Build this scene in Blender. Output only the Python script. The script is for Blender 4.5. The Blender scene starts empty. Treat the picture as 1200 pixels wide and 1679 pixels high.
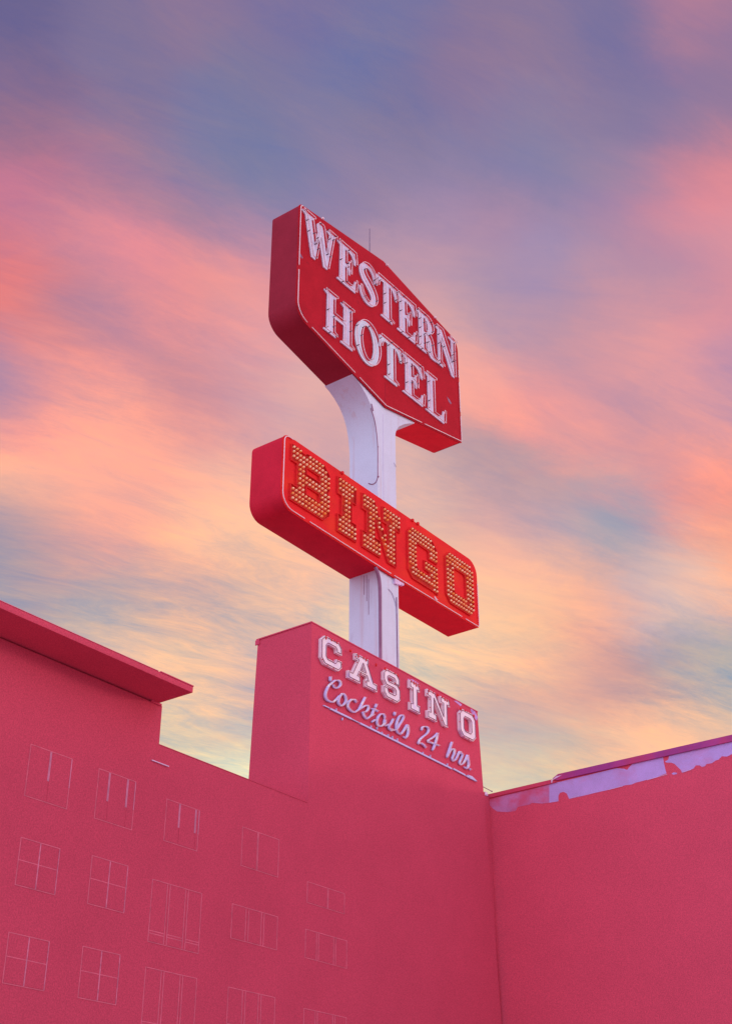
import bpy, bmesh, math, random
import numpy as np
from mathutils import Vector, Matrix
random.seed(7)
C = bpy.context.scene.collection
sc = bpy.context.scene

# ------------------------------------------------------------------ camera
CAM_H = 1.6
PITCH = math.atan(1260/2200)
cd = bpy.data.cameras.new('camera'); cam = bpy.data.objects.new('camera', cd); C.objects.link(cam)
cam.location = (0, 0, CAM_H)
cam.rotation_euler = (math.pi/2 + PITCH, 0, 0)
cd.sensor_fit = 'VERTICAL'; cd.sensor_height = 36; cd.sensor_width = 36
cd.lens = 36*2200/1679.0
cd.clip_start = 0.1; cd.clip_end = 5000
sc.camera = cam
sc.view_settings.view_transform = 'Standard'; sc.view_settings.look = 'None'
sc.view_settings.exposure = 0; sc.view_settings.gamma = 1; sc.view_settings.use_curve_mapping = False
sc.cycles.max_bounces = 6

# ------------------------------------------------------------------ street frame
# s runs along the signs, y straight back from their faces, z up (design units, 1 unit = 1.75 m)
AZ = math.atan(1900/math.hypot(2200, 1260))
U = np.array([math.sin(AZ), math.cos(AZ), 0.0]); N = np.array([math.cos(AZ), -math.sin(AZ), 0.0])
FW = np.array([0, math.cos(PITCH), math.sin(PITCH)]); UP = np.array([0, -math.sin(PITCH), math.cos(PITCH)]); RT = np.array([1.0, 0, 0])
ROT = math.pi/2 - AZ
SC = 1.75
Z0 = CAM_H - CAM_H/SC            # design height of the ground
def W(p):                        # design (s,y,z) -> world
    s, y, z = p
    v = (U*s - N*y)*SC
    return Vector((v[0], v[1], CAM_H + (z-CAM_H)*SC))
def ray(x, y): return (x-600)*RT - (y-839.5)*UP + 2200*FW
def on_face(x, y, d):            # a point traced on a wall parallel to the sign faces
    r = ray(x, y); X = r*(d/(-N @ r)); return float(X @ U), float(X[2]) + CAM_H
def on_side(x, y, e):            # a point traced on a wall square to the sign faces
    r = ray(x, y); X = r*(e/(U @ r)); return float(-(X @ N)), float(X[2]) + CAM_H

# ------------------------------------------------------------------ sky
def lin(c):
    return tuple((v/255/12.92 if v/255 <= .04045 else ((v/255+.055)/1.055)**2.4) for v in c)
SUN_AZ = math.radians(74); SUN_EL = math.radians(9)      # azimuth measured from +Y towards +X
wd = bpy.data.worlds.new('World'); sc.world = wd; wd.use_nodes = True
nt = wd.node_tree; nt.nodes.clear()
def nd(t, **k):
    n = nt.nodes.new(t)
    for a, b in k.items(): setattr(n, a, b)
    return n
def lk(a, b): nt.links.new(a, b)
tc = nd('ShaderNodeTexCoord')
DIRV = tc.outputs['Generated']
def vmath(op, a, b=None, c=None):
    n = nd('ShaderNodeVectorMath', operation=op)
    for i, v in enumerate((a, b, c)):
        if v is None: continue
        if isinstance(v, (tuple, list)): n.inputs[i].default_value = v
        elif isinstance(v, (int, float)): n.inputs['Scale'].default_value = v
        else: lk(v, n.inputs[i])
    return n
def math_(op, a, b=None, c=None, clamp=False):
    n = nd('ShaderNodeMath', operation=op); n.use_clamp = clamp
    for i, v in enumerate((a, b, c)):
        if v is None: continue
        if isinstance(v, (int, float)): n.inputs[i].default_value = v
        else: lk(v, n.inputs[i])
    return n.outputs[0]
# clouds lie on a high flat sheet, so streaks close up towards the horizon
sep = nd('ShaderNodeSeparateXYZ'); lk(DIRV, sep.inputs[0])
zz = math_('ADD', math_('MAXIMUM', sep.outputs[2], 0.0), 0.12)
inv = math_('DIVIDE', 1.0, zz)
sheet = vmath('SCALE', DIRV); lk(inv, sheet.inputs['Scale'])
def cloud_noise(scale, detail, rough, rot, stretch, off, dist=0.0):
    mp = nd('ShaderNodeMapping', vector_type='TEXTURE'); lk(sheet.outputs[0], mp.inputs[0])
    mp.inputs['Rotation'].default_value = (0, 0, rot); mp.inputs['Scale'].default_value = (1/stretch[0], 1/stretch[1], 50)
    mp.inputs['Location'].default_value = off
    nz = nd('ShaderNodeTexNoise'); lk(mp.outputs[0], nz.inputs['Vector'])
    nz.inputs['Scale'].default_value = scale; nz.inputs['Detail'].default_value = detail
    nz.inputs['Roughness'].default_value = rough; nz.inputs['Distortion'].default_value = dist
    return nz
TH = math.radians(25)
warp = cloud_noise(4.5, 8, .70, TH, (1.0, 1.8), (3, 1, 0), .4)
wv = vmath('SUBTRACT', warp.outputs['Color'], (.5, .5, .5))
wv2 = vmath('SCALE', wv.outputs[0], 0.075)
dirw = vmath('NORMALIZE', vmath('ADD', DIRV, wv2.outputs[0]).outputs[0]).outputs[0]
# broad patches of sunset colour, each round its own compass direction
PATCH = [
 (30,25,(102,93,137)),(180,60,(117,106,145)),(330,30,(131,110,145)),(500,50,(120,109,150)),(640,70,(116,111,152)),(780,30,(128,110,146)),(760,120,(130,111,147)),(900,60,(128,111,147)),
 (1010,60,(117,107,149)),(1130,35,(167,118,144)),(1180,110,(142,113,147)),(40,130,(126,101,137)),(220,150,(125,110,146)),(400,150,(117,113,151)),(560,140,(117,114,153)),(650,190,(122,113,150)),
 (820,190,(134,116,151)),(960,170,(133,115,150)),(1060,150,(124,111,151)),(1170,200,(151,117,148)),(30,215,(152,107,135)),(180,220,(146,113,144)),(340,240,(121,117,155)),(480,250,(125,118,155)),
 (620,270,(134,121,155)),(760,250,(133,121,155)),(890,235,(128,121,157)),(1000,250,(140,123,155)),(30,300,(196,116,140)),(130,290,(180,115,139)),(250,290,(150,115,145)),(390,290,(122,119,155)),
 (540,320,(138,122,158)),(183,294,(170,121,147)),(293,298,(154,123,151)),(22,389,(196,116,136)),(92,415,(196,124,142)),(154,389,(214,132,144)),(238,371,(196,128,150)),(348,353,(164,124,152)),
 (422,371,(158,130,160)),(29,448,(206,118,128)),(110,455,(200,126,140)),(220,408,(222,134,144)),(330,455,(232,144,142)),(411,426,(208,138,152)),(11,492,(234,124,118)),(165,507,(186,128,146)),
 (103,518,(190,124,138)),(257,488,(222,138,142)),(385,488,(236,150,142)),(37,529,(228,128,122)),(227,536,(196,132,146)),(312,543,(224,142,146)),(414,543,(226,152,154)),(7,573,(170,128,156)),
 (73,587,(232,144,138)),(165,591,(208,136,146)),(275,598,(192,134,144)),(414,598,(200,144,156)),(22,620,(178,132,154)),(103,624,(240,150,140)),(348,635,(194,138,150)),(37,661,(196,136,152)),
 (165,664,(244,158,144)),(275,661,(214,142,146)),(411,672,(202,148,158)),(37,712,(240,154,142)),(128,701,(242,160,146)),(238,719,(244,160,142)),(348,701,(218,152,150)),(29,784,(246,178,150)),
 (110,803,(242,170,148)),(92,748,(236,158,148)),(202,759,(240,166,148)),(312,755,(226,158,150)),(385,773,(226,168,156)),(238,828,(222,158,152)),(323,821,(244,178,152)),(165,847,(240,164,146)),
 (367,847,(246,186,156)),(37,850,(186,148,154)),(22,887,(156,142,158)),(103,876,(196,150,154)),(183,891,(214,156,152)),(275,883,(238,172,148)),(403,891,(238,190,158)),(73,916,(186,146,152)),
 (11,927,(168,150,160)),(147,920,(206,156,154)),(312,913,(242,180,150)),(422,924,(190,160,158)),(22,964,(164,152,162)),(92,964,(172,154,160)),(220,942,(204,160,156)),(312,957,(214,166,156)),
 (403,964,(206,168,160)),(169,979,(162,156,162)),(213,986,(166,158,164)),(275,1004,(178,158,162)),(165,1030,(202,172,162)),(348,1015,(202,166,158)),(414,1012,(240,198,162)),(257,1041,(226,182,158)),
 (220,1067,(222,184,162)),(312,1067,(236,188,156)),(403,1067,(206,172,166)),(330,1103,(240,198,158)),(385,1144,(204,176,168)),(330,1155,(226,186,164)),(293,1173,(190,176,168)),(396,1199,(178,172,174)),
 (286,1213,(208,196,172)),(348,1224,(228,202,168)),(396,1261,(226,222,190)),(846,275,(126,121,159)),(950,283,(142,125,157)),(1012,312,(164,124,156)),(1075,283,(162,125,155)),(1171,283,(200,127,143)),
 (1150,346,(220,134,146)),(1092,354,(198,130,150)),(992,354,(160,128,160)),(846,333,(148,124,158)),(742,346,(154,128,162)),(817,373,(178,136,158)),(725,383,(158,134,164)),(888,417,(150,134,172)),
 (804,425,(158,134,164)),(992,396,(164,134,162)),(1067,396,(168,132,158)),(1054,433,(200,136,152)),(1179,396,(192,136,156)),(1125,438,(168,132,160)),(1183,458,(208,136,150)),(725,438,(190,146,162)),
 (783,483,(164,138,162)),(888,475,(160,136,166)),(950,450,(168,136,162)),(1017,479,(200,140,154)),(1075,483,(172,138,160)),(1158,492,(216,140,148)),(867,508,(206,148,158)),(750,517,(206,156,160)),
 (825,529,(162,138,164)),(933,525,(176,138,158)),(1012,529,(198,144,156)),(1108,550,(228,146,146)),(1179,550,(196,138,158)),(879,567,(176,142,162)),(983,588,(226,150,150)),(1054,604,(234,154,150)),
 (1138,604,(214,144,154)),(933,592,(184,140,158)),(783,596,(232,160,152)),(1012,621,(180,136,156)),(1096,633,(226,152,152)),(1179,625,(186,138,160)),(867,625,(222,146,148)),(1183,669,(200,142,156)),
 (774,638,(230,158,150)),(855,674,(236,152,146)),(936,678,(204,144,154)),(1057,665,(180,138,158)),(967,723,(236,154,146)),(1089,705,(192,140,154)),(1147,737,(242,154,142)),(765,755,(176,146,154)),
 (855,782,(172,146,156)),(945,768,(202,146,152)),(922,800,(172,148,158)),(1035,768,(214,148,150)),(999,827,(156,154,168)),(1125,827,(236,152,140)),(787,818,(206,160,158)),(877,836,(194,156,160)),
 (945,849,(168,156,170)),(1026,854,(158,154,168)),(1071,881,(174,156,166)),(1170,872,(236,154,140)),(832,881,(224,164,156)),(922,890,(204,160,160)),(1012,926,(176,158,166)),(1102,917,(216,168,162)),
 (810,926,(242,184,154)),(900,948,(242,180,150)),(990,962,(236,174,150)),(1147,935,(246,200,162)),(1188,908,(232,160,140)),(1089,962,(210,176,172)),(1134,998,(172,178,192)),(1188,975,(240,168,140)),
 (1062,1007,(210,170,166)),(855,998,(244,188,150)),(967,1016,(240,172,146)),(1147,1043,(184,160,162)),(787,1043,(240,190,156)),(877,1056,(240,184,148)),(945,1088,(206,156,150)),(1012,1110,(180,146,150)),
 (1089,1088,(162,144,152)),(1161,1106,(164,164,168)),(1170,1146,(186,168,160)),(801,1083,(246,198,156)),(900,1115,(236,176,148)),(855,1133,(196,160,156)),(810,1151,(212,172,160)),(990,1151,(224,164,146)),
 (1102,1160,(236,176,150)),(855,1187,(232,178,154)),(945,1196,(236,176,148)),(1035,1196,(242,186,152)),(1147,1187,(240,188,152)),(810,1232,(196,178,168)),(877,1254,(190,182,170)),(945,1245,(214,188,162)),
 (819,1277,(216,200,174)),(470,640,(212,164,164)),(500,690,(206,156,160)),(480,900,(246,190,158)),(540,960,(216,176,162)),(470,1000,(224,180,160)),(560,1010,(226,196,170)),(680,830,(224,176,162)),
 (690,760,(206,166,162)),(700,900,(236,184,156)),(700,1060,(238,200,164)),(660,330,(146,126,160)),(640,420,(178,142,162)),(540,740,(204,158,162)),(430,330,(128,120,158)),(-120,100,(120,100,145)),
 (-120,450,(200,120,135)),(-120,800,(220,150,140)),(1330,100,(154,118,147)),(1330,500,(200,135,150)),(1330,900,(220,165,150)),(600,-120,(105,100,150)),(150,-120,(98,90,140)),(1050,-120,(120,105,150)),
]
tot_w = None; tot_c = None
K = 1900.0
def gather(dirsock, col, k, centre, gain=1.0):
    global tot_w, tot_c
    d = vmath('DOT_PRODUCT', dirsock, tuple(centre)).outputs['Value']
    w = math_('EXPONENT', math_('MULTIPLY_ADD', d, k, -k))
    if gain != 1.0: w = math_('MULTIPLY', w, gain)
    cs = vmath('SCALE', tuple(col)); lk(w, cs.inputs['Scale'])
    tot_w = w if tot_w is None else math_('ADD', tot_w, w)
    tot_c = cs.outputs[0] if tot_c is None else vmath('ADD', tot_c, cs.outputs[0]).outputs[0]
CEN = np.array([ray(px, py)/np.linalg.norm(ray(px, py)) for px, py, col in PATCH])
TGT = np.array([lin(col) for px, py, col in PATCH])
Am = np.exp(K*(CEN @ CEN.T-1)); Am /= Am.sum(1, keepdims=True)
SOL = np.linalg.solve(Am.T @ Am + .10*np.eye(len(Am)), Am.T @ TGT + .10*TGT)     # so the blended patches peak at their own colours
SOL = np.clip(SOL*1.06+.012, 0, 1.2)
for r, col in zip(CEN, SOL):
    gather(dirw, [float(v) for v in col], K, [float(v) for v in r])
# the rest of the sky, outside the picture: unseen bright glow added behind to light walls and pole, violet overhead, real dusk sky mixed in
BACK = (.92, .80, .98)
def dirv(az, el):
    a, e = math.radians(az), math.radians(el)
    return (math.sin(a)*math.cos(e), math.cos(a)*math.cos(e), math.sin(e))
# the same sunset carried on to either side and overhead in broader strokes
for el, cols in ((4, [(232,208,176),(236,214,180),(236,220,184),(232,208,176),(236,206,170)]),
                 (16, [(232,168,148),(226,160,150),(238,184,152),(234,172,150),(240,184,150)]),
                 (28, [(220,140,140),(236,154,142),(200,160,160),(222,152,148),(214,144,152)]),
                 (40, [(176,116,140),(170,112,142),(130,118,158),(178,124,150),(190,124,146)]),
                 (54, [(112,100,146),(104,96,142),(112,106,154),(130,108,150),(150,112,148)]),
                 (72, [(100,98,150),(100,98,150),(104,100,152),(112,104,152),(120,106,152)])):
    for az, col in zip((-50, -27, 0, 27, 50), cols):
        gather(dirw, lin(col), 60.0, dirv(az, el), 4e-3)
EPS = 1.5e-4
for az, el, col in [(180,25,(1.20,1.22,1.60)),(-110,20,(1.20,1.24,1.62)),(110,20,(1.15,1.08,1.32)),(0,90,(.42,.50,.82)),(180,60,(.9,.95,1.35)),(0,-60,(.45,.36,.42)),(74,10,(1.5,.95,.8)),(-60,15,(.8,.6,.62))]:
    gather(DIRV, col, 5.0, dirv(az, el), EPS)
iw = math_('DIVIDE', 1.0, tot_w)
base = vmath('SCALE', tot_c); lk(iw, base.inputs['Scale'])
# wispy streaks
st1 = cloud_noise(2.3, 10, .66, TH, (1.0, 2.6), (.7, 2.3, 0), .8)
st2 = cloud_noise(7.0, 11, .76, TH+.1, (1.0, 3.4), (4.1, .3, 0), .5)
msk = cloud_noise(1.3, 3, .5, 0, (1.0, 1.0), (9.1, 5.3, 0))
mskv = math_('MULTIPLY', math_('SUBTRACT', msk.outputs['Fac'], .33, clamp=True), 4.5)

s1 = math_('SUBTRACT', st1.outputs['Fac'], .5); s2 = math_('SUBTRACT', st2.outputs['Fac'], .5)
el_amp = math_('MULTIPLY_ADD', sep.outputs[2], -1.3, 1.35)
el_amp = math_('MAXIMUM', el_amp, .30)
stk = math_('MULTIPLY', math_('MULTIPLY_ADD', math_('MULTIPLY', s2, mskv), 1.8, s1), el_amp)
sv = vmath('SCALE', (1.25, .55, -.33)); lk(stk, sv.inputs['Scale'])
mul = vmath('ADD', sv.outputs[0], (1, 1, 1))
col = vmath('MULTIPLY', base.outputs[0], mul.outputs[0])
sky = nd('ShaderNodeTexSky', sky_type='NISHITA'); sky.sun_disc = False
sky.sun_elevation = SUN_EL; sky.sun_rotation = SUN_AZ
skm = vmath('SCALE', sky.outputs[0], 0.004)
colf = vmath('ADD', col.outputs[0], skm.outputs[0])
cl = vmath('MAXIMUM', colf.outputs[0], (0, 0, 0))
bg = nd('ShaderNodeBackground'); bg.inputs['Strength'].default_value = 1.0
lk(cl.outputs[0], bg.inputs['Color'])
wo = nd('ShaderNodeOutputWorld'); lk(bg.outputs[0], wo.inputs['Surface'])
wd.cycles.sampling_method = 'MANUAL'; wd.cycles.sample_map_resolution = 256

# ------------------------------------------------------------------ sun: low, soft, from the right
sl = bpy.data.lights.new('sun', 'SUN'); so = bpy.data.objects.new('sun', sl); C.objects.link(so)
sl.energy = .6; sl.angle = math.radians(6); sl.color = (1.0, .78, .62)
sd = Vector((math.sin(SUN_AZ)*math.cos(SUN_EL), math.cos(SUN_AZ)*math.cos(SUN_EL), math.sin(SUN_EL)))
so.rotation_euler = sd.to_track_quat('Z', 'Y').to_euler(); so.location = (60, 10, 60)

# ------------------------------------------------------------------ materials
def mat(name, colr, rough=.7, var=.12, vscale=3.0, bump=.0, bscale=60.0, spec=.3, streak=None, metal=0.0, grain=0.0, blotch=None):
    m = bpy.data.materials.new(name); m.use_nodes = True
    t = m.node_tree; L = t.links.new; bs = t.nodes['Principled BSDF']
    bs.inputs['Roughness'].default_value = rough; bs.inputs['Metallic'].default_value = metal
    bs.inputs['Specular IOR Level'].default_value = spec
    g = t.nodes.new('ShaderNodeNewGeometry')
    nz = t.nodes.new('ShaderNodeTexNoise'); nz.inputs['Scale'].default_value = vscale; nz.inputs['Detail'].default_value = 7; nz.inputs['Roughness'].default_value = .65
    L(g.outputs['Position'], nz.inputs['Vector'])
    mr = t.nodes.new('ShaderNodeMapRange'); L(nz.outputs['Fac'], mr.inputs[0])
    mr.inputs[1].default_value = .3; mr.inputs[2].default_value = .7; mr.inputs[3].default_value = 1-var; mr.inputs[4].default_value = 1+var
    mx = t.nodes.new('ShaderNodeVectorMath'); mx.operation = 'SCALE'; mx.inputs[0].default_value = colr; L(mr.outputs[0], mx.inputs['Scale'])
    out = mx.outputs[0]
    if grain:
        wn = t.nodes.new('ShaderNodeTexNoise'); wn.inputs['Scale'].default_value = 26; wn.inputs['Detail'].default_value = 3; L(g.outputs['Position'], wn.inputs['Vector'])
        m2 = t.nodes.new('ShaderNodeMapRange'); L(wn.outputs['Fac'], m2.inputs[0]); m2.inputs[1].default_value = .3; m2.inputs[2].default_value = .7
        m2.inputs[3].default_value = 1-grain; m2.inputs[4].default_value = 1+grain
        v2 = t.nodes.new('ShaderNodeVectorMath'); v2.operation = 'SCALE'; L(out, v2.inputs[0]); L(m2.outputs[0], v2.inputs['Scale']); out = v2.outputs[0]
    for kind in (streak, blotch):
        if not kind: continue
        scol, amount, lo, hi, sxy, sz = kind
        mp = t.nodes.new('ShaderNodeMapping'); L(g.outputs['Position'], mp.inputs[0]); mp.inputs['Scale'].default_value = (sxy, sxy, sz)
        n3 = t.nodes.new('ShaderNodeTexNoise'); n3.inputs['Scale'].default_value = 1; n3.inputs['Detail'].default_value = 6; n3.inputs['Roughness'].default_value = .6; L(mp.outputs[0], n3.inputs['Vector'])
        m3 = t.nodes.new('ShaderNodeMapRange'); L(n3.outputs['Fac'], m3.inputs[0]); m3.inputs[1].default_value = lo; m3.inputs[2].default_value = hi
        m3.inputs[3].default_value = 0; m3.inputs[4].default_value = amount
        mm = t.nodes.new('ShaderNodeMix'); mm.data_type = 'RGBA'; L(m3.outputs[0], mm.inputs['Factor']); L(out, mm.inputs[6]); mm.inputs[7].default_value = (*scol, 1); out = mm.outputs[2]
    L(out, bs.inputs['Base Color'])
    if bump:
        bn = t.nodes.new('ShaderNodeTexNoise'); bn.inputs['Scale'].default_value = bscale; bn.inputs['Detail'].default_value = 4; L(g.outputs['Position'], bn.inputs['Vector'])
        bp = t.nodes.new('ShaderNodeBump'); bp.inputs['Strength'].default_value = bump; bp.inputs['Distance'].default_value = .02
        L(bn.outputs['Fac'], bp.inputs['Height']); L(bp.outputs[0], bs.inputs['Normal'])
    return m
CRIM = (.67, .081, .138)
M = dict(
 stucco=mat('crimson_stucco', CRIM, .95, .05, .35, .25, 14, .0, grain=.15),
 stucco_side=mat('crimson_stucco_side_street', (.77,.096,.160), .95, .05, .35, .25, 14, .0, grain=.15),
 stucco_front=mat('crimson_stucco_signboard', (.68,.084,.138), .95, .05, .35, .25, 14, .0, grain=.15),
 roofcap=mat('crimson_roof_edge', (.70,.075,.15), .8, .08, 2, .1, 20, .1),
 purple_cap=mat('magenta_metal_coping', (.42,.05,.28), .6, .15, 1.2, .1, 20, .3, blotch=((.62,.05,.15), .8, .42, .58, .5, .5)),
 lilac=mat('peeling_lilac_paint', (.60,.40,.82), .8, .10, .9, .3, 24, .1, grain=.08, blotch=((.74,.16,.32), .6, .50, .74, .45, .6)),
 lilac_faded=mat('faded_rose_lilac_paint', (.64,.25,.50), .85, .12, .9, .3, 24, .1, grain=.10, blotch=((.72,.10,.20), .8, .45, .62, .8, 1.0)),
 lilac_edge=mat('pale_flashing_metal', (.85,.62,.86), .5, .1, 3),
 sash_pale=mat('pale_lilac_sash_edge', (.76,.28,.42), .8, .2, 3),
 sash_mid=mat('worn_rose_lilac_sash', (.74,.23,.34), .8, .3, 6, spec=.1),
 sash_faint=mat('faded_rose_frame', (.80,.19,.27), .9, .2, 3, spec=.0),
 pane=mat('painted_over_glass', (.665,.082,.139), .95, .05, .35, .25, 14, .0, grain=.15),
 red_face=mat('red_sign_enamel', (.48,.016,.030), .6, .10, .9, .04, 6, .03, grain=.12, blotch=((.24,.016,.03), .8, .66, .74, 1.1, 1.5)),
 maroon=mat('maroon_shaded_metal', (.34,.024,.046), .7, .10, .9, .05, 8, .05, grain=.10),  # shade on the hotel cabinet sides is put into this darker red
 red_soffit=mat('bright_red_and_underside_light', (.95,.026,.048), .7, .08, 1, .05, 8, .05, grain=.08),  # light on the sign undersides put into this red; plain red on the box
 red_face2=mat('scarlet_sign_enamel', (.82,.022,.028), .6, .10, .9, .04, 6, .05, grain=.10, blotch=((.85,.06,.02), .7, .5, .72, .35, .6)),
 crimson2=mat('crimson_cabinet_metal', (.68,.022,.052), .7, .10, .9, .05, 8, .05, grain=.10),
 white_pole=mat('weathered_white_pole_paint', (.69,.73,.86), .6, .04, .7, .06, 5, .2, streak=((.64,.46,.50), .65, .55, .76, 3.2, .12), grain=.05, blotch=((.55,.50,.62), .5, .6, .75, 2.5, .5)),
 weld=mat('grey_lilac_weld', (.50,.42,.55), .7, .2, 3),
 seam=mat('rusty_maroon_seam', (.33,.15,.25), .7, .2, 3),
 letter=mat('weathered_lilac_white_letter', (.72,.67,.82), .5, .08, 1.6, .03, 10, .2, grain=.05, blotch=((.52,.38,.58), .6, .58, .75, 1.2, 1.2)),
 letter_pale=mat('repainted_pale_letter', (.70,.78,.88), .5, .08, 1.6, .03, 10, .2, grain=.05),
 tube=mat('unlit_neon_glass', (.90,.62,.68), .3, .08, 3, spec=.3),
 tube_dark=mat('dark_neon_glass', (.33,.06,.14), .3, .15, 3, spec=.5),
 trim=mat('white_border_tube', (.92,.72,.74), .3, .06, 3, spec=.5),
 dark=mat('tube_clip_dark', (.10,.03,.06), .6, .1, 3),
 casino=mat('chalky_pink_white_letter', (.96,.82,.88), .6, .08, 2.2, .05, 14, .2, blotch=((.70,.56,.92), .8, .54, .68, 1.3, 1.3)),
 script=mat('lilac_script_enamel', (.66,.58,.95), .5, .12, 3, spec=.3, blotch=((.95,.88,.92), .9, .55, .63, 3.5, 3.5)),
 rule=mat('pale_blue_rule_paint', (.58,.56,.88), .6, .08, 2),
 pan=mat('orange_red_letter_pan', (.52,.020,.016), .6, .12, 2.0, .03, 10, .1, blotch=((.80,.07,.01), .7, .52, .68, 1.6, 1.6)),
 rim=mat('scarlet_letter_rim', (.80,.03,.035), .6, .12, 2, spec=.1),
 antenna=mat('grey_rod', (.26,.18,.26), .5, .1, 3),
 asphalt=mat('asphalt', (.10,.09,.095), .9, .2, .6, .3, 8, .2), pavement=mat('concrete_pavement', (.62,.52,.53), .9, .12, .5, .2, 10, .2),
 earth=mat('pale_desert_ground', (.68,.55,.55), .95, .12, .05, 0, 5, .1),
)
def bulb_mat():
    m = bpy.data.materials.new('frosted_amber_bulb_glass'); m.use_nodes = True
    t = m.node_tree; L = t.links.new; bs = t.nodes['Principled BSDF']
    bs.inputs['Roughness'].default_value = .25; bs.inputs['Coat Weight'].default_value = .3
    g = t.nodes.new('ShaderNodeNewGeometry'); w = t.nodes.new('ShaderNodeTexWhiteNoise')
    # one colour per bulb: cell of the position snapped to the bulb lattice size
    sn = t.nodes.new('ShaderNodeVectorMath'); sn.operation = 'SCALE'; sn.inputs['Scale'].default_value = 5.1
    L(g.outputs['Position'], sn.inputs[0])
    nz = t.nodes.new('ShaderNodeTexNoise'); nz.inputs['Scale'].default_value = .55; nz.inputs['Detail'].default_value = 4; nz.inputs['Roughness'].default_value = .8
    L(sn.outputs[0], nz.inputs['Vector'])
    cr = t.nodes.new('ShaderNodeValToRGB'); L(nz.outputs['Fac'], cr.inputs[0])
    e = cr.color_ramp.elements; e[0].position = .44; e[0].color = (.98,.74,.50,1); e[1].position = .60; e[1].color = (.95,.26,.02,1)
    L(cr.outputs[0], bs.inputs['Base Color'])
    bs.inputs['Emission Color'].default_value = (1, .40, .10, 1); bs.inputs['Emission Strength'].default_value = .13
    m.cycles.emission_sampling = 'NONE'
    return m
M['bulb'] = bulb_mat()

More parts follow.
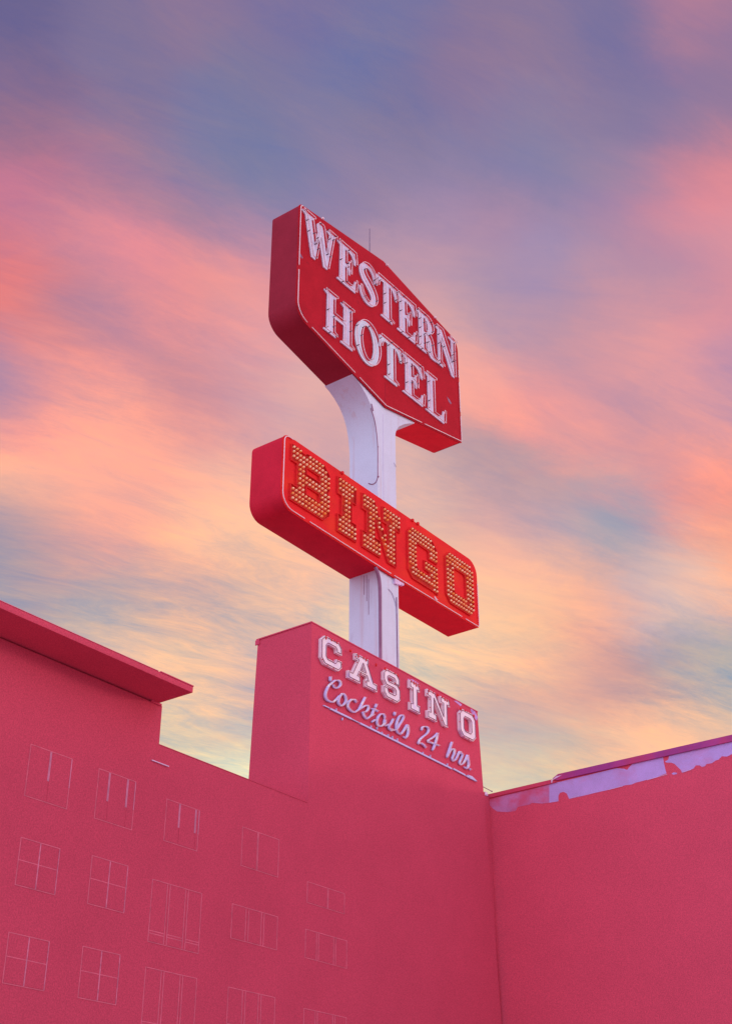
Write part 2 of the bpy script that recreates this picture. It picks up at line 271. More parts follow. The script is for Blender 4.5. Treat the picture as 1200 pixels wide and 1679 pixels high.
# ------------------------------------------------------------------ mesh helpers
BASE = {}
def setp(o, label=None, cat=None, group=None, kind=None):
    if label: o['label'] = label
    if cat: o['category'] = cat
    if group: o['group'] = group
    if kind: o['kind'] = kind
    return o
def thing(name, label, cat, base, group=None):
    o = bpy.data.objects.new(name, None); C.objects.link(o)
    o.location = W(base); o.rotation_euler = (0, 0, ROT); o.empty_display_size = .3
    BASE[o.name] = base
    return setp(o, label, cat, group)
class MB:
    def __init__(s): s.v = []; s.f = []; s.mi = []; s.cur = 0
    def add(s, vs, fs):
        k = len(s.v); s.v += [tuple(map(float, p)) for p in vs]; s.f += [tuple(i+k for i in f) for f in fs]; s.mi += [s.cur]*len(fs)
    def box(s, a0, a1, b0, b1, c0, c1):
        vs = [(a0,b0,c0),(a1,b0,c0),(a1,b1,c0),(a0,b1,c0),(a0,b0,c1),(a1,b0,c1),(a1,b1,c1),(a0,b1,c1)]
        s.add(vs, [(0,3,2,1),(4,5,6,7),(0,1,5,4),(1,2,6,5),(2,3,7,6),(3,0,4,7)]); return s
    def prism(s, poly, y0, y1, front=True, back=True, sides=True):
        if area(poly) > 0: poly = poly[::-1]
        n = len(poly)
        vs = [(a, y0, b) for a, b in poly] + [(a, y1, b) for a, b in poly]
        fs = []
        if sides: fs += [(i, (i+1) % n, n+(i+1) % n, n+i) for i in range(n)]
        if front: fs.append(tuple(range(n))[::-1])
        if back: fs.append(tuple(range(n, 2*n)))
        s.add(vs, fs); return s
    def sideprism(s, poly, x0, x1):          # polygon in (y,z), thickness along s
        n = len(poly); vs = [(x0, a, b) for a, b in poly] + [(x1, a, b) for a, b in poly]
        s.add(vs, [(i, (i+1) % n, n+(i+1) % n, n+i) for i in range(n)] + [tuple(range(n))[::-1], tuple(range(n, 2*n))]); return s
    def tube(s, pts, r, closed=False, sides=7):
        P = [Vector(p) for p in pts]; n = len(P)
        rs = r if isinstance(r, (list, tuple)) else [r]*n
        vs = []
        prev = None
        for i in range(n):
            if closed: t = (P[(i+1) % n]-P[i-1])
            else: t = P[min(i+1, n-1)]-P[max(i-1, 0)]
            if t.length < 1e-9: t = Vector((1, 0, 0))
            t.normalize()
            ref = Vector((0, 1, 0)) if abs(t.y) < .9 else Vector((0, 0, 1))
            a = t.cross(ref).normalized(); b = a.cross(t).normalized()
            for k in range(sides):
                q = 2*math.pi*k/sides
                vs.append(P[i] + (a*math.cos(q) + b*math.sin(q))*rs[i])
        fs = []
        for i in range(n if closed else n-1):
            j = (i+1) % n
            for k in range(sides):
                fs.append((i*sides+k, i*sides+(k+1) % sides, j*sides+(k+1) % sides, j*sides+k))
        if not closed:
            fs.append(tuple(range(sides))); fs.append(tuple(range((n-1)*sides, n*sides))[::-1])
        s.add(vs, fs); return s
    def ball(s, c, r, seg=8, rings=5, squash=1.0):
        vs = []; fs = []
        for i in range(rings+1):
            th = math.pi*i/rings
            for k in range(seg):
                q = 2*math.pi*k/seg
                vs.append((c[0]+r*math.sin(th)*math.cos(q), c[1]-r*math.cos(th)*squash, c[2]+r*math.sin(th)*math.sin(q)))
        for i in range(rings):
            for k in range(seg):
                fs.append((i*seg+k, i*seg+(k+1) % seg, (i+1)*seg+(k+1) % seg, (i+1)*seg+k))
        s.add(vs, fs); return s
    def build(s, name, mats, parent=None, base=None, smooth=False, bevel=0, **props):
        top = parent
        while top is not None and top.parent is not None: top = top.parent
        b = BASE[top.name] if top is not None else (base or (0, 0, Z0))
        me = bpy.data.meshes.new(name)
        me.from_pydata([((v[0]-b[0])*SC, (v[1]-b[1])*SC, (v[2]-b[2])*SC) for v in s.v], [], s.f)
        me.validate()
        for m_ in (mats if isinstance(mats, (list, tuple)) else [mats]): me.materials.append(M[m_])
        if len(me.polygons) == len(s.mi):
            for p, k in zip(me.polygons, s.mi): p.material_index = k
        bm = bmesh.new(); bm.from_mesh(me)
        bmesh.ops.remove_doubles(bm, verts=bm.verts, dist=1e-5)
        bmesh.ops.recalc_face_normals(bm, faces=bm.faces)
        if bevel:
            es = [e for e in bm.edges if len(e.link_faces) == 2 and e.calc_face_angle(0) > .6]
            bmesh.ops.bevel(bm, geom=es, offset=bevel*SC, segments=2, affect='EDGES', profile=.6)
        for f in bm.faces: f.smooth = True
        if not smooth:
            for e in bm.edges:
                if len(e.link_faces) != 2 or e.calc_face_angle(0) > .45: e.smooth = False
        bm.to_mesh(me); bm.free()
        o = bpy.data.objects.new(name, me); C.objects.link(o)
        if parent is not None: o.parent = parent
        else: o.location = W(b); o.rotation_euler = (0, 0, ROT); BASE[o.name] = b
        return setp(o, **props)
def area(p): return sum(p[i-1][0]*p[i][1]-p[i][0]*p[i-1][1] for i in range(len(p)))/2
def inset(poly, d):              # positive d moves inwards of a ring
    if area(poly) < 0: poly = poly[::-1]
    n = len(poly); out = []
    for i in range(n):
        p0, p1, p2 = (np.array(poly[(i+k) % n], float) for k in (-1, 0, 1))
        a = p1-p0; b = p2-p1
        a /= np.linalg.norm(a)+1e-12; b /= np.linalg.norm(b)+1e-12
        na = np.array([-a[1], a[0]]); nb = np.array([-b[1], b[0]])
        m = na+nb; L = m @ m
        m = m/max(L, .5)*2*.5*2 if L > 1e-6 else na
        k = d*min(1/max((na+nb) @ na/ max(np.linalg.norm(na+nb),1e-9), .5), 2.0)
        mm = (na+nb); mm = mm/max(np.linalg.norm(mm), 1e-9)
        out.append(tuple(p1+mm*k))
    return out
def rounded(poly, radii, n=7):
    out = []
    for i, p in enumerate(poly):
        r = radii[i]; p = Vector(p); a = Vector(poly[i-1]); b = Vector(poly[(i+1) % len(poly)])
        if r <= 0: out.append(tuple(p)); continue
        da = (a-p).normalized(); db = (b-p).normalized()
        ang = da.angle(db); t = min(r/math.tan(ang/2), .48*min((a-p).length, (b-p).length)); r = t*math.tan(ang/2)
        c = p + (da+db).normalized()*(r/math.sin(ang/2))
        s = p+da*t-c; e = p+db*t-c
        a0 = math.atan2(s.y, s.x); a1 = math.atan2(e.y, e.x); dd = (a1-a0+math.pi) % (2*math.pi)-math.pi
        out += [(c.x+r*math.cos(a0+dd*k/n), c.y+r*math.sin(a0+dd*k/n)) for k in range(n+1)]
    return out
def arc(cx, cz, rx, rz, a0, a1, n=10):
    return [(cx+rx*math.cos(math.radians(a0+(a1-a0)*k/n)), cz+rz*math.sin(math.radians(a0+(a1-a0)*k/n))) for k in range(n+1)]
def plate(loops, y0, y1, mb=None):    # flat solid with holes, between y0 (front) and y1
    cu = bpy.data.curves.new('outline', 'CURVE'); cu.dimensions = '2D'; cu.fill_mode = 'BOTH'; cu.extrude = (y1-y0)/2
    for lp in loops:
        sp = cu.splines.new('POLY'); sp.points.add(len(lp)-1)
        for i, (a, b) in enumerate(lp): sp.points[i].co = (a, b, 0, 1)
        sp.use_cyclic_u = True
    ob = bpy.data.objects.new('outline', cu); C.objects.link(ob)
    me = bpy.data.meshes.new_from_object(ob.evaluated_get(bpy.context.evaluated_depsgraph_get()))
    mb = mb or MB()
    mid = (y0+y1)/2
    mb.add([(v.co.x, mid-v.co.z, v.co.y) for v in me.vertices], [tuple(p.vertices) for p in me.polygons])
    bpy.data.objects.remove(ob); bpy.data.curves.remove(cu); bpy.data.meshes.remove(me)
    return mb
def smooth_path(pts, n=5):
    P = [Vector(p) for p in pts]; out = []
    for i in range(len(P)-1):
        p0, p1, p2, p3 = P[max(i-1, 0)], P[i], P[i+1], P[min(i+2, len(P)-1)]
        for k in range(n):
            t = k/n
            out.append(.5*((2*p1)+(p2-p0)*t+(2*p0-5*p1+4*p2-p3)*t*t+(3*p1-p0-3*p2+p3)*t**3))
    out.append(P[-1]); return out
def spaced_loop(loop, step):
    out = []; n = len(loop); carry = 0.0
    for i in range(n):
        a = Vector(loop[i]); b = Vector(loop[(i+1) % n]); L = (b-a).length; t = carry
        while t < L: out.append(a.lerp(b, t/L)); t += step
        carry = t-L
    return out
def dense_loop(loop, step):
    out = []; n = len(loop)
    for i in range(n):
        a = Vector(loop[i]); b = Vector(loop[(i+1) % n]); L = (b-a).length; k = max(1, int(L/step))
        for j in range(k): out.append(a.lerp(b, j/k))
    return out

# ------------------------------------------------------------------ ground
def ground_piece(name, pts, z, mt):
    mb = MB(); mb.add([(a, b, z) for a, b in pts], [(0, 1, 2, 3)])
    return mb.build(name, mt, base=(0, 0, Z0), kind='structure')
ground_piece('ground', [(-900,-900),(900,-900),(900,900),(-900,900)], Z0, 'earth')
ground_piece('road', [(-200,2.5),(24.5,2.5),(24.5,9.5),(-200,9.5)], Z0+.003, 'asphalt')
MB().box(-200, 24.5, 9.5, 17.38, Z0, Z0+.08).build('pavement', 'pavement', base=(0,0,Z0), kind='structure')

# ------------------------------------------------------------------ sign pole
def build_pole():
    t = thing('sign_pole', 'tall weathered white sign pole carrying the two red signs', 'pole', (25.0, 18.5, Z0))
    L, R = 24.60, 25.44
    yf, yb = 18.05, 18.99
    left = [(23.46,22.84),(23.66,22.78),(23.9,22.66),(24.12,22.50),(24.30,22.29),(24.44,22.02),(24.53,21.7),(24.58,21.35),(L,21.0)]
    right = [(25.44,21.95),(25.47,22.05),(25.54,22.18),(25.64,22.31),(25.78,22.43),(25.95,22.56),(26.15,22.68),(26.38,22.80)]
    poly = left + [(L,19.3),(R,19.3)] + right + [(26.38,22.86),(24.92,22.56),(23.46,22.87)]
    MB().prism(poly, yf, yb).build('bracket_shaft', 'white_pole', t)
    MB().box(24.62, 25.50, yf+.012, yb, 14.2, 19.32).build('lower_shaft', 'white_pole', t)
    MB().box(24.66, 25.47, yf+.05, yb-.03, Z0, 14.2).build('base_shaft', 'white_pole', t)
    # maroon seam down the front corner, hooking round at the foot of the panel
    p = [(24.32,yf+.02,22.22),(24.46,yf-.004,21.9),(24.56,yf-.004,21.5),(L+.004,yf-.004,21.05),(L+.002,yf-.004,20.4),(L-.004,yf+.0,20.12),(L-.008,yf+.08,19.99),(L-.008,yf+.2,19.99),(L-.008,yf+.3,20.06)]
    MB().tube(smooth_path(p, 4), .013).build('panel_seam', 'seam', t, smooth=True)
    MB().tube(smooth_path([(24.32,yf-.004,22.34),(24.40,yf-.004,22.15)],2), .02).build('seam_bolt', 'seam', t)
    for z, r in ((21.1,.014),(20.16,.022)):
        MB().ball((L+.01, yf-.01, z), r*1.3).build('seam_bolt', 'seam', t)
    # lower shaft: wide weathered corner channel, curving out at the top
    q = [(24.44,yf-.03,17.37),(24.55,yf-.03,17.22),(24.63,yf-.02,17.0),(24.66,yf-.01,16.7),(24.67,yf,16.2),(24.67,yf,14.2)]
    MB().tube(smooth_path(q, 4), .048).build('corner_channel', 'seam', t, smooth=True)
    MB().tube([(25.40,yf,16.9),(25.41,yf,14.3)], .012).build('panel_seam', 'seam', t)
    MB().tube(smooth_path([(25.05,yf,17.0),(25.2,yf-.002,16.93),(25.36,yf,16.70),(25.40,yf,16.4)],3), .008).build('weld_bead', 'weld', t)
    MB().tube([(25.33,yf-.02,20.95),(25.43,yf-.02,20.86)], .006).build('weld_bead', 'weld', t)
    MB().tube([(24.86,yf+.004,22.3),(24.86,yf+.004,19.6)], .014).build('rust_stain_strip', 'letter', t)
    # torn flashing under the lower sign
    mb = MB()
    for k in range(9):
        a = 25.28+k*.045; mb.box(a, a+.04, yf-.05, yf+.02, 17.26+.10*(k/9)-random.random()*.05, 17.415)
    mb.build('torn_flashing', 'lilac_edge', t)
    for a, z0, z1 in ((18.42,16.6,17.35),(18.50,16.8,17.35),(18.36,16.2,17.2)):
        MB().box(24.613, 24.62, a, a+.012, z0, z1).build('rust_run', 'seam', t)
    # foot plate and bolts at the ground
    MB().box(24.3, 25.8, 17.75, 19.3, Z0, Z0+.04).build('foot_plate', 'seam', t)
    return t
build_pole()

# ------------------------------------------------------------------ letter shapes (cap height 1)
SER = {}
SER['H'] = (.89, [[(0,1),(.38,1),(.38,.95),(.29,.91),(.29,.55),(.60,.55),(.60,.91),(.51,.95),(.51,1),(.89,1),(.89,.95),(.80,.91),(.80,.09),(.89,.05),(.89,0),(.51,0),(.51,.05),(.60,.09),(.60,.46),(.29,.46),(.29,.09),(.38,.05),(.38,0),(0,0),(0,.05),(.09,.09),(.09,.91),(0,.95)]])
SER['E'] = (.65, [[(0,1),(.62,1),(.66,.70),(.59,.70),(.56,.79),(.50,.87),(.42,.91),(.29,.91),(.29,.57),(.35,.58),(.39,.63),(.41,.70),(.46,.70),(.46,.34),(.41,.34),(.39,.42),(.35,.47),(.29,.48),(.29,.09),(.44,.09),(.52,.13),(.58,.21),(.61,.31),(.67,.31),(.64,0),(0,0),(0,.05),(.09,.09),(.09,.91),(0,.95)]])
SER['W'] = (1.09, [[(0,1),(.38,1),(.38,.95),(.31,.91),(.42,.36),(.50,.74),(.46,.91),(.50,.98),(.64,.98),(.68,.91),(.79,.36),(.87,.91),(.79,.95),(.79,1),(1.09,1),(1.09,.95),(1.00,.91),(.83,0),(.70,0),(.555,.60),(.45,0),(.32,0),(.10,.91),(0,.95)]])
SER['T'] = (.70, [[(0,1),(.70,1),(.73,.68),(.66,.68),(.63,.78),(.58,.87),(.52,.91),(.45,.91),(.45,.09),(.56,.05),(.56,0),(.15,0),(.15,.05),(.25,.09),(.25,.91),(.18,.91),(.11,.87),(.06,.78),(.04,.68),(-.03,.68)]])
SER['L'] = (.68, [[(0,1),(.38,1),(.38,.95),(.29,.91),(.29,.09),(.44,.09),(.54,.14),(.60,.22),(.63,.33),(.69,.33),(.67,0),(0,0),(0,.05),(.09,.09),(.09,.91),(0,.95)]])
SER['N'] = (.80, [[(0,1),(.27,1),(.63,.34),(.63,.91),(.53,.95),(.53,1),(.82,1),(.82,.95),(.72,.91),(.72,-.03),(.61,-.03),(.19,.74),(.19,.09),(.29,.05),(.29,0),(0,0),(0,.05),(.10,.09),(.10,.91),(0,.95)]])
SER['R'] = (.70, [[(0,1)]+[(.36,1)]+arc(.38,.765,.24,.235,80,-70,9)+[(.54,.47),(.585,.38),(.62,.15),(.66,.08),(.74,.05),(.74,-.02),(.55,-.02),(.47,.03),(.42,.14),(.38,.36),(.35,.45),(.29,.47),(.29,.09),(.38,.05),(.38,0),(0,0),(0,.05),(.09,.09),(.09,.91),(0,.95)],
                   [(.29,.91),(.33,.91)]+arc(.34,.735,.10,.175,80,-80,7)+[(.29,.56)]])
def sring(cx, cz, rx, rz, n=30): return [(cx+rx*math.cos(2*math.pi*k/n), cz+rz*math.sin(2*math.pi*k/n)) for k in range(n)]
SER['O'] = (.78, [sring(.39,.5,.39,.53), sring(.39,.5,.20,.42)])
def ribbon(path):
    P = smooth_path([(a, b, 0) for a, b, w in path], 4)
    ws = []
    for i in range(len(path)-1):
        for k in range(4): ws.append(path[i][2]+(path[i+1][2]-path[i][2])*k/4)
    ws.append(path[-1][2])
    L, R = [], []
    for i, p in enumerate(P):
        t = (P[min(i+1, len(P)-1)]-P[max(i-1, 0)]).normalized(); nn = Vector((-t.y, t.x, 0))
        L.append((p.x+nn.x*ws[i]/2, p.y+nn.y*ws[i]/2)); R.append((p.x-nn.x*ws[i]/2, p.y-nn.y*ws[i]/2))
    return L+R[::-1]
SER['S'] = (.64, [ribbon([(.585,.66,.07),(.55,.78,.07),(.49,.89,.09),(.34,.965,.09),(.18,.90,.14),(.115,.76,.18),(.18,.62,.20),(.33,.51,.21),(.47,.39,.20),(.54,.25,.18),(.48,.10,.14),(.33,.03,.09),(.18,.08,.09),(.09,.19,.08),(.05,.33,.08)])])
SLAB = {}
SLAB['C'] = (1.12, [[(1.12,.60),(1.12,.84),(.95,1),(.2,1),(0,.82),(0,.18),(.2,0),(.95,0),(1.12,.16),(1.12,.38),(.82,.38),(.82,.31),(.76,.25),(.38,.25),(.31,.32),(.31,.68),(.38,.75),(.76,.75),(.82,.69),(.82,.60)]])
SLAB['A'] = (1.6, [[(.38,1),(1.12,1),(1.12,.78),(1.10,.78),(1.40,.26),(1.6,.26),(1.6,0),(.95,0),(.95,.26),(1.05,.26),(1.0,.36),(.60,.36),(.55,.26),(.66,.26),(.66,0),(0,0),(0,.26),(.22,.26),(.52,.78),(.38,.78)], [(.70,.50),(.92,.50),(.81,.72)]])
SLAB['S'] = (1.0, [[(.97,.60),(.97,.85),(.80,1),(.18,1),(0,.85),(0,.57),(.16,.42),(.64,.42),(.70,.37),(.70,.28),(.65,.24),(.34,.24),(.29,.30),(.29,.38),(0,.38),(0,.15),(.18,0),(.82,0),(1,.15),(1,.48),(.84,.63),(.33,.63),(.28,.68),(.28,.73),(.33,.77),(.62,.77),(.67,.72),(.67,.60)]])
SLAB['I'] = (.6, [[(0,1),(.6,1),(.6,.74),(.46,.74),(.46,.26),(.6,.26),(.6,0),(0,0),(0,.26),(.14,.26),(.14,.74),(0,.74)]])
SLAB['N'] = (1.4, [[(0,1),(.48,1),(.96,.38),(.96,.76),(.82,.76),(.82,1),(1.4,1),(1.4,.76),(1.24,.76),(1.24,0),(1.0,0),(.42,.72),(.42,.26),(.56,.26),(.56,0),(0,0),(0,.26),(.16,.26),(.16,.76),(0,.76)]])
SLAB['O'] = (1.08, [[(.2,1),(.88,1),(1.08,.82),(1.08,.18),(.88,0),(.2,0),(0,.18),(0,.82)], [(.38,.75),(.70,.75),(.77,.68),(.77,.32),(.70,.25),(.38,.25),(.31,.32),(.31,.68)]])
BL = {}
BL['B'] = (.94, [[(0,1),(.19,1),(.25,.96),(.32,.96),(.38,1),(.80,1),(.94,.87),(.94,.60),(.89,.53),(.94,.45),(.94,.13),(.80,0),(0,0),(0,.27),(.14,.27),(.14,.72),(0,.72)], [(.36,.62),(.70,.62),(.70,.76),(.36,.76)], [(.36,.25),(.70,.25),(.70,.42),(.36,.42)]])
BL['I'] = (.46, [[(0,1),(.46,1),(.46,.70),(.35,.70),(.35,.30),(.46,.30),(.46,0),(0,0),(0,.30),(.10,.30),(.10,.70),(0,.70)]])
BL['N'] = (1.09, [[(0,1),(.33,1),(.72,.33),(.72,.72),(.60,.72),(.60,1),(1.09,1),(1.09,.72),(.97,.72),(.97,0),(.74,0),(.35,.66),(.35,.29),(.49,.29),(.49,0),(0,0),(0,.29),(.12,.29),(.12,.72),(0,.72)]])
BL['G'] = (.87, [[(.12,1),(.73,1),(.87,.87),(.87,.60),(.64,.60),(.64,.72),(.60,.76),(.28,.76),(.23,.71),(.23,.29),(.28,.24),(.60,.24),(.64,.28),(.64,.34),(.50,.34),(.50,.50),(.87,.50),(.87,0),(.73,.02),(.12,.02),(0,.14),(0,.87)]])
BL['O'] = (.87, [[(.12,1),(.75,1),(.87,.87),(.87,.13),(.75,0),(.12,0),(0,.13),(0,.87)], [(.27,.76),(.60,.76),(.64,.70),(.64,.30),(.60,.24),(.27,.24),(.23,.30),(.23,.70)]])
def place(loops, x, z, w, h, w0):
    return [[(x+a/w0*w, z+b*h) for a, b in lp] for lp in loops]
def shape_letter(ch, parent, loops, yface, depth, mt, tube_mt, tube_r, off, standoff, dark_mt='dark', step=.34, label=None, trimmed=True):
    face = [inset(lp, .009 if i == 0 else -.009) for i, lp in enumerate(loops)] if trimmed else loops
    o = plate(face, yface-depth, yface).build('letter', mt, parent, label=label)
    mb = MB()
    for i, lp in enumerate(loops):
        q = inset(lp, off if i == 0 else -off)
        mb.tube([(a, yface-standoff, b) for a, b in q], tube_r, closed=True, sides=6)
    mb.cur = 1
    for i, lp in enumerate(loops):
        q = inset(lp, off if i == 0 else -off); S_ = spaced_loop(q, step)
        for p in S_:
            if random.random() < .38:
                mb.box(p.x-tube_r*.8, p.x+tube_r*.8, yface-standoff-tube_r*1.2, yface-depth, p.y-tube_r*.8, p.y+tube_r*.8)
    mb.build('neon_tube', [tube_mt, dark_mt], o, smooth=True)
    return o

# ------------------------------------------------------------------ upper sign: WESTERN HOTEL
def border(parent, outline, y, r, gaps, mt='trim', step=.05):
    P = dense_loop(outline, step); n = len(P)
    segs = []; cur = []
    for i, p in enumerate(P + [P[0]]):
        f = i/n
        if any(a < f < b for a, b in gaps):
            if len(cur) > 1: segs.append(cur)
            cur = []
        else: cur.append((p.x, y, p.y))
    if len(cur) > 1: segs.append(cur)
    for sg in segs: MB().tube(sg, r, sides=6).build('border_tube', mt, parent, smooth=True)
def build_hotel():
    YF, YB = 18.0, 18.96
    t = thing('hotel_sign', 'upper red six-sided hotel sign with white serif letters, highest on the pole', 'sign', (24.92, 18.5, 22.53))
    poly = [(20.98,27.12),(20.98,23.34),(24.92,22.53),(28.80,23.34),(28.78,27.10),(24.88,27.72)]
    out = rounded(poly, [.16,.55,0,.10,.42,.06])
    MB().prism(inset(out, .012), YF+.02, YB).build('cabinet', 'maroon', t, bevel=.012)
    # right half of the underside: added brighter red sheet, its light painted on
    a, b = Vector((26.3, 22.825)), Vector((28.68, 23.32))
    d = (b-a).normalized(); nn = Vector((d.y, -d.x))*.004
    q = [(a.x, a.y-.002), (b.x, b.y-.002), (b.x+nn.x, b.y+nn.y-.0), (a.x+nn.x, a.y+nn.y)]
    q = [(a.x, a.y+.01), (b.x, b.y+.01), (b.x+nn.x*1.5, b.y+nn.y*1.5), (a.x+nn.x*1.5, a.y+nn.y*1.5)]
    MB().prism(q, YF+.03, YB-.005).build('underside_light_tint', 'red_soffit', t, label='right half of the underside coloured bright as if lit')
    plate([out], YF, YF+.019).build('face_panel', 'red_face', t)
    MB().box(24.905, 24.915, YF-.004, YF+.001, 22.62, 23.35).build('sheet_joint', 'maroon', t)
    for (sx, sz, w, h) in ((21.12,25.35,.14,.07),(28.18,24.55,.20,.09)):
        plate([[(sx-w*.6,sz+h),(sx+w*.1,sz+h*.6),(sx+w*.6,sz-h*.2),(sx+w*.4,sz-h),(sx-w*.2,sz-h*.5)]], YF-.004, YF+.001).build('faded_patch', 'seam', t)
    border(t, inset(out, .05), YF-.03, .0125, [(.62,1.01),(.103,.109),(.17,.176),(.262,.268),(.40,.404),(.545,.549),(.60,.604),(.66,.664),(.76,.765),(.85,.855),(.93,.934)])
    # W E S T E R N
    zb, h = 25.57, 1.42
    row = [('W',21.08,22.58),('E',22.64,23.50),('S',23.62,24.48),('T',24.48,25.46),('E',25.49,26.42),('R',26.49,27.44),('N',27.47,28.60)]
    for ch, x0, x1 in row:
        w0, lp = SER[ch]
        shape_letter(ch, t, place(lp, x0, zb, x1-x0, h, w0), YF-.001, .03, 'letter', 'tube', .0125, .012, .10)
    zb, h = 23.50, 1.38
    row = [('H',22.10,23.38,'letter'),('O',23.47,24.60,'letter_pale'),('T',24.62,25.66,'letter_pale'),('E',25.72,26.74,'letter'),('L',26.86,27.84,'letter')]
    for ch, x0, x1, mt in row:
        w0, lp = SER[ch]
        shape_letter(ch, t, place(lp, x0, zb, x1-x0, h, w0), YF-.001, .03, mt, 'tube', .0125, .012, .10,
                     label='paler blue-white letter' if mt == 'letter_pale' else None)
    for x, z in ((21.95,27.27),(24.99,27.66),(27.5,27.28)):
        MB().box(x, x+.05, YF-.06, YF-.001, z-.03, z+.02).build('cable_stub', 'trim', t)
    return t
build_hotel()
mb = MB(); mb.tube([(24.87,18.5,27.66),(24.87,18.5,29.24)], [.020,.014]); mb.box(24.84,24.90,18.47,18.53,27.655,27.74)
mb.tube([(24.86,18.5,28.3),(24.93,18.5,28.3)], .006); mb.tube([(24.87,18.5,27.95),(24.94,18.5,28.0)], .005)
mb.build('antenna', 'antenna', base=(24.87,18.5,27.66), label='thin grey rod antenna standing on top of the hotel sign', cat='antenna')

# ------------------------------------------------------------------ middle sign: BINGO
def inside(p, lp):
    c = False; x, y = p
    for i in range(len(lp)):
        (x1, y1), (x2, y2) = lp[i-1], lp[i]
        if (y1 > y) != (y2 > y) and x < (x2-x1)*(y-y1)/(y2-y1)+x1: c = not c
    return c
def seg_dist(p, lp):
    p = np.array(p); best = 9
    for i in range(len(lp)):
        a = np.array(lp[i-1]); b = np.array(lp[i]); ab = b-a; t = max(0, min(1, (p-a) @ ab/(ab @ ab)))
        best = min(best, np.linalg.norm(p-a-ab*t))
    return best
def build_bingo():
    YF, YB = 18.0, 19.0
    t = thing('bingo_sign', 'long scarlet bingo sign with letters of amber bulbs, lower on the pole', 'sign', (25.0, 18.5, 17.4))
    poly = [(20.66,19.49),(20.66,17.43),(24.9,17.385),(29.30,17.43),(29.30,19.50)]
    out = rounded(poly, [.22,.42,0,.12,.42])
    MB().prism(inset(out, .012), YF+.02, YB).build('cabinet', 'crimson2', t, bevel=.012)
    MB().prism([(25.52,17.40),(29.22,17.442),(29.22,17.438),(25.52,17.388)], YF+.03, YB-.004).build('underside_light_tint', 'red_soffit', t, label='right half of the underside coloured bright as if lit')  # added sheet, paints light onto the right half of the underside
    plate([out], YF, YF+.019).build('face_panel', 'red_face2', t)
    border(t, inset(out, .04), YF-.03, .0125, [(.585,.992),(.128,.134),(.30,.303),(.463,.468),(.58,.582),(.72,.722),(.90,.903)])
    H0 = 1.54
    first = True; n_b = 0; rest = MB()
    bulb_me = None
    for ch, x0, x1, zb in (('B',20.98,22.44,17.74),('I',22.81,23.53,17.70),('N',23.83,25.44,17.70),('G',25.84,27.18,17.67),('O',27.64,28.99,17.67)):
        w0, lp = BL[ch]; loops = place(lp, x0, zb, x1-x0, H0, w0)
        o = plate(loops, YF-.008, YF-.001).build('letter', 'pan', t)
        mb = MB()
        for i, l in enumerate(loops):
            q = inset(l, -.025 if i == 0 else .012); q2 = inset(q, .012)
            k = len(q)
            vs = [(a, YF-.05, b) for a, b in q]+[(a, YF-.001, b) for a, b in q]+[(a, YF-.05, b) for a, b in q2]+[(a, YF-.001, b) for a, b in q2]
            fs = []
            for j in range(k):
                m = (j+1) % k; fs += [(j, m, k+m, k+j), (2*k+j, 2*k+m, 3*k+m, 3*k+j), (j, m, 2*k+m, 2*k+j)]
            mb.add(vs, fs)
        mb.build('letter_rim', 'rim', o)
        ds = .121
        nx = int((x1-x0-.09)/ds)+1; nz = int((H0-.09)/ds)+1
        sx = (x1-x0-.10)/(nx-1); sz = (H0-.10)/(nz-1)
        for j in range(nz):
            for i in range(nx):
                p = (x0+.05+i*sx, zb+.05+j*sz)
                if not inside(p, loops[0]) or seg_dist(p, loops[0]) < .020: continue
                if any(inside(p, l) or seg_dist(p, l) < .020 for l in loops[1:]): continue
                if random.random() < .015: continue
                if ch == 'B' and n_b < 98:
                    if bulb_me is None:
                        b = MB().ball((0, 0, 0), .0325, 10, 6, 1.1)
                        b.tube([(0,.02,0),(0,.062,0)], .014)
                        bo = b.build('bulb', 'bulb', o, smooth=True); bulb_me = bo.data
                        # recentre: mesh was written relative to the sign base
                        bs = BASE[t.name]
                        for v in bulb_me.vertices: v.co += Vector(bs)*SC
                    else:
                        bo = bpy.data.objects.new('bulb', bulb_me); C.objects.link(bo); bo.parent = o
                    bs = BASE[t.name]
                    bo.location = ((p[0]-bs[0])*SC, (YF-.06-bs[1])*SC, (p[1]-bs[2])*SC)
                    n_b += 1
                else:
                    rest.ball((p[0], YF-.06, p[1]), .0325, 8, 5, 1.1); rest.tube([(p[0],YF-.05,p[1]),(p[0],YF-.009,p[1])], .014, sides=6)
    rest.build('bulbs', 'bulb', t, smooth=True, kind='stuff')
    for x, z in ((22.95,19.47),(26.05,19.48),(26.3,19.49)):
        MB().box(x, x+.06, YF-.06, YF-.001, z-.05, z+.02).build('cable_stub', 'rim', t)
    MB().tube([(27.0,YF-.06,17.52),(27.05,YF-.09,17.43),(27.12,YF-.06,17.47)], .02).build('tube_end', 'trim', t)
    return t
build_bingo()

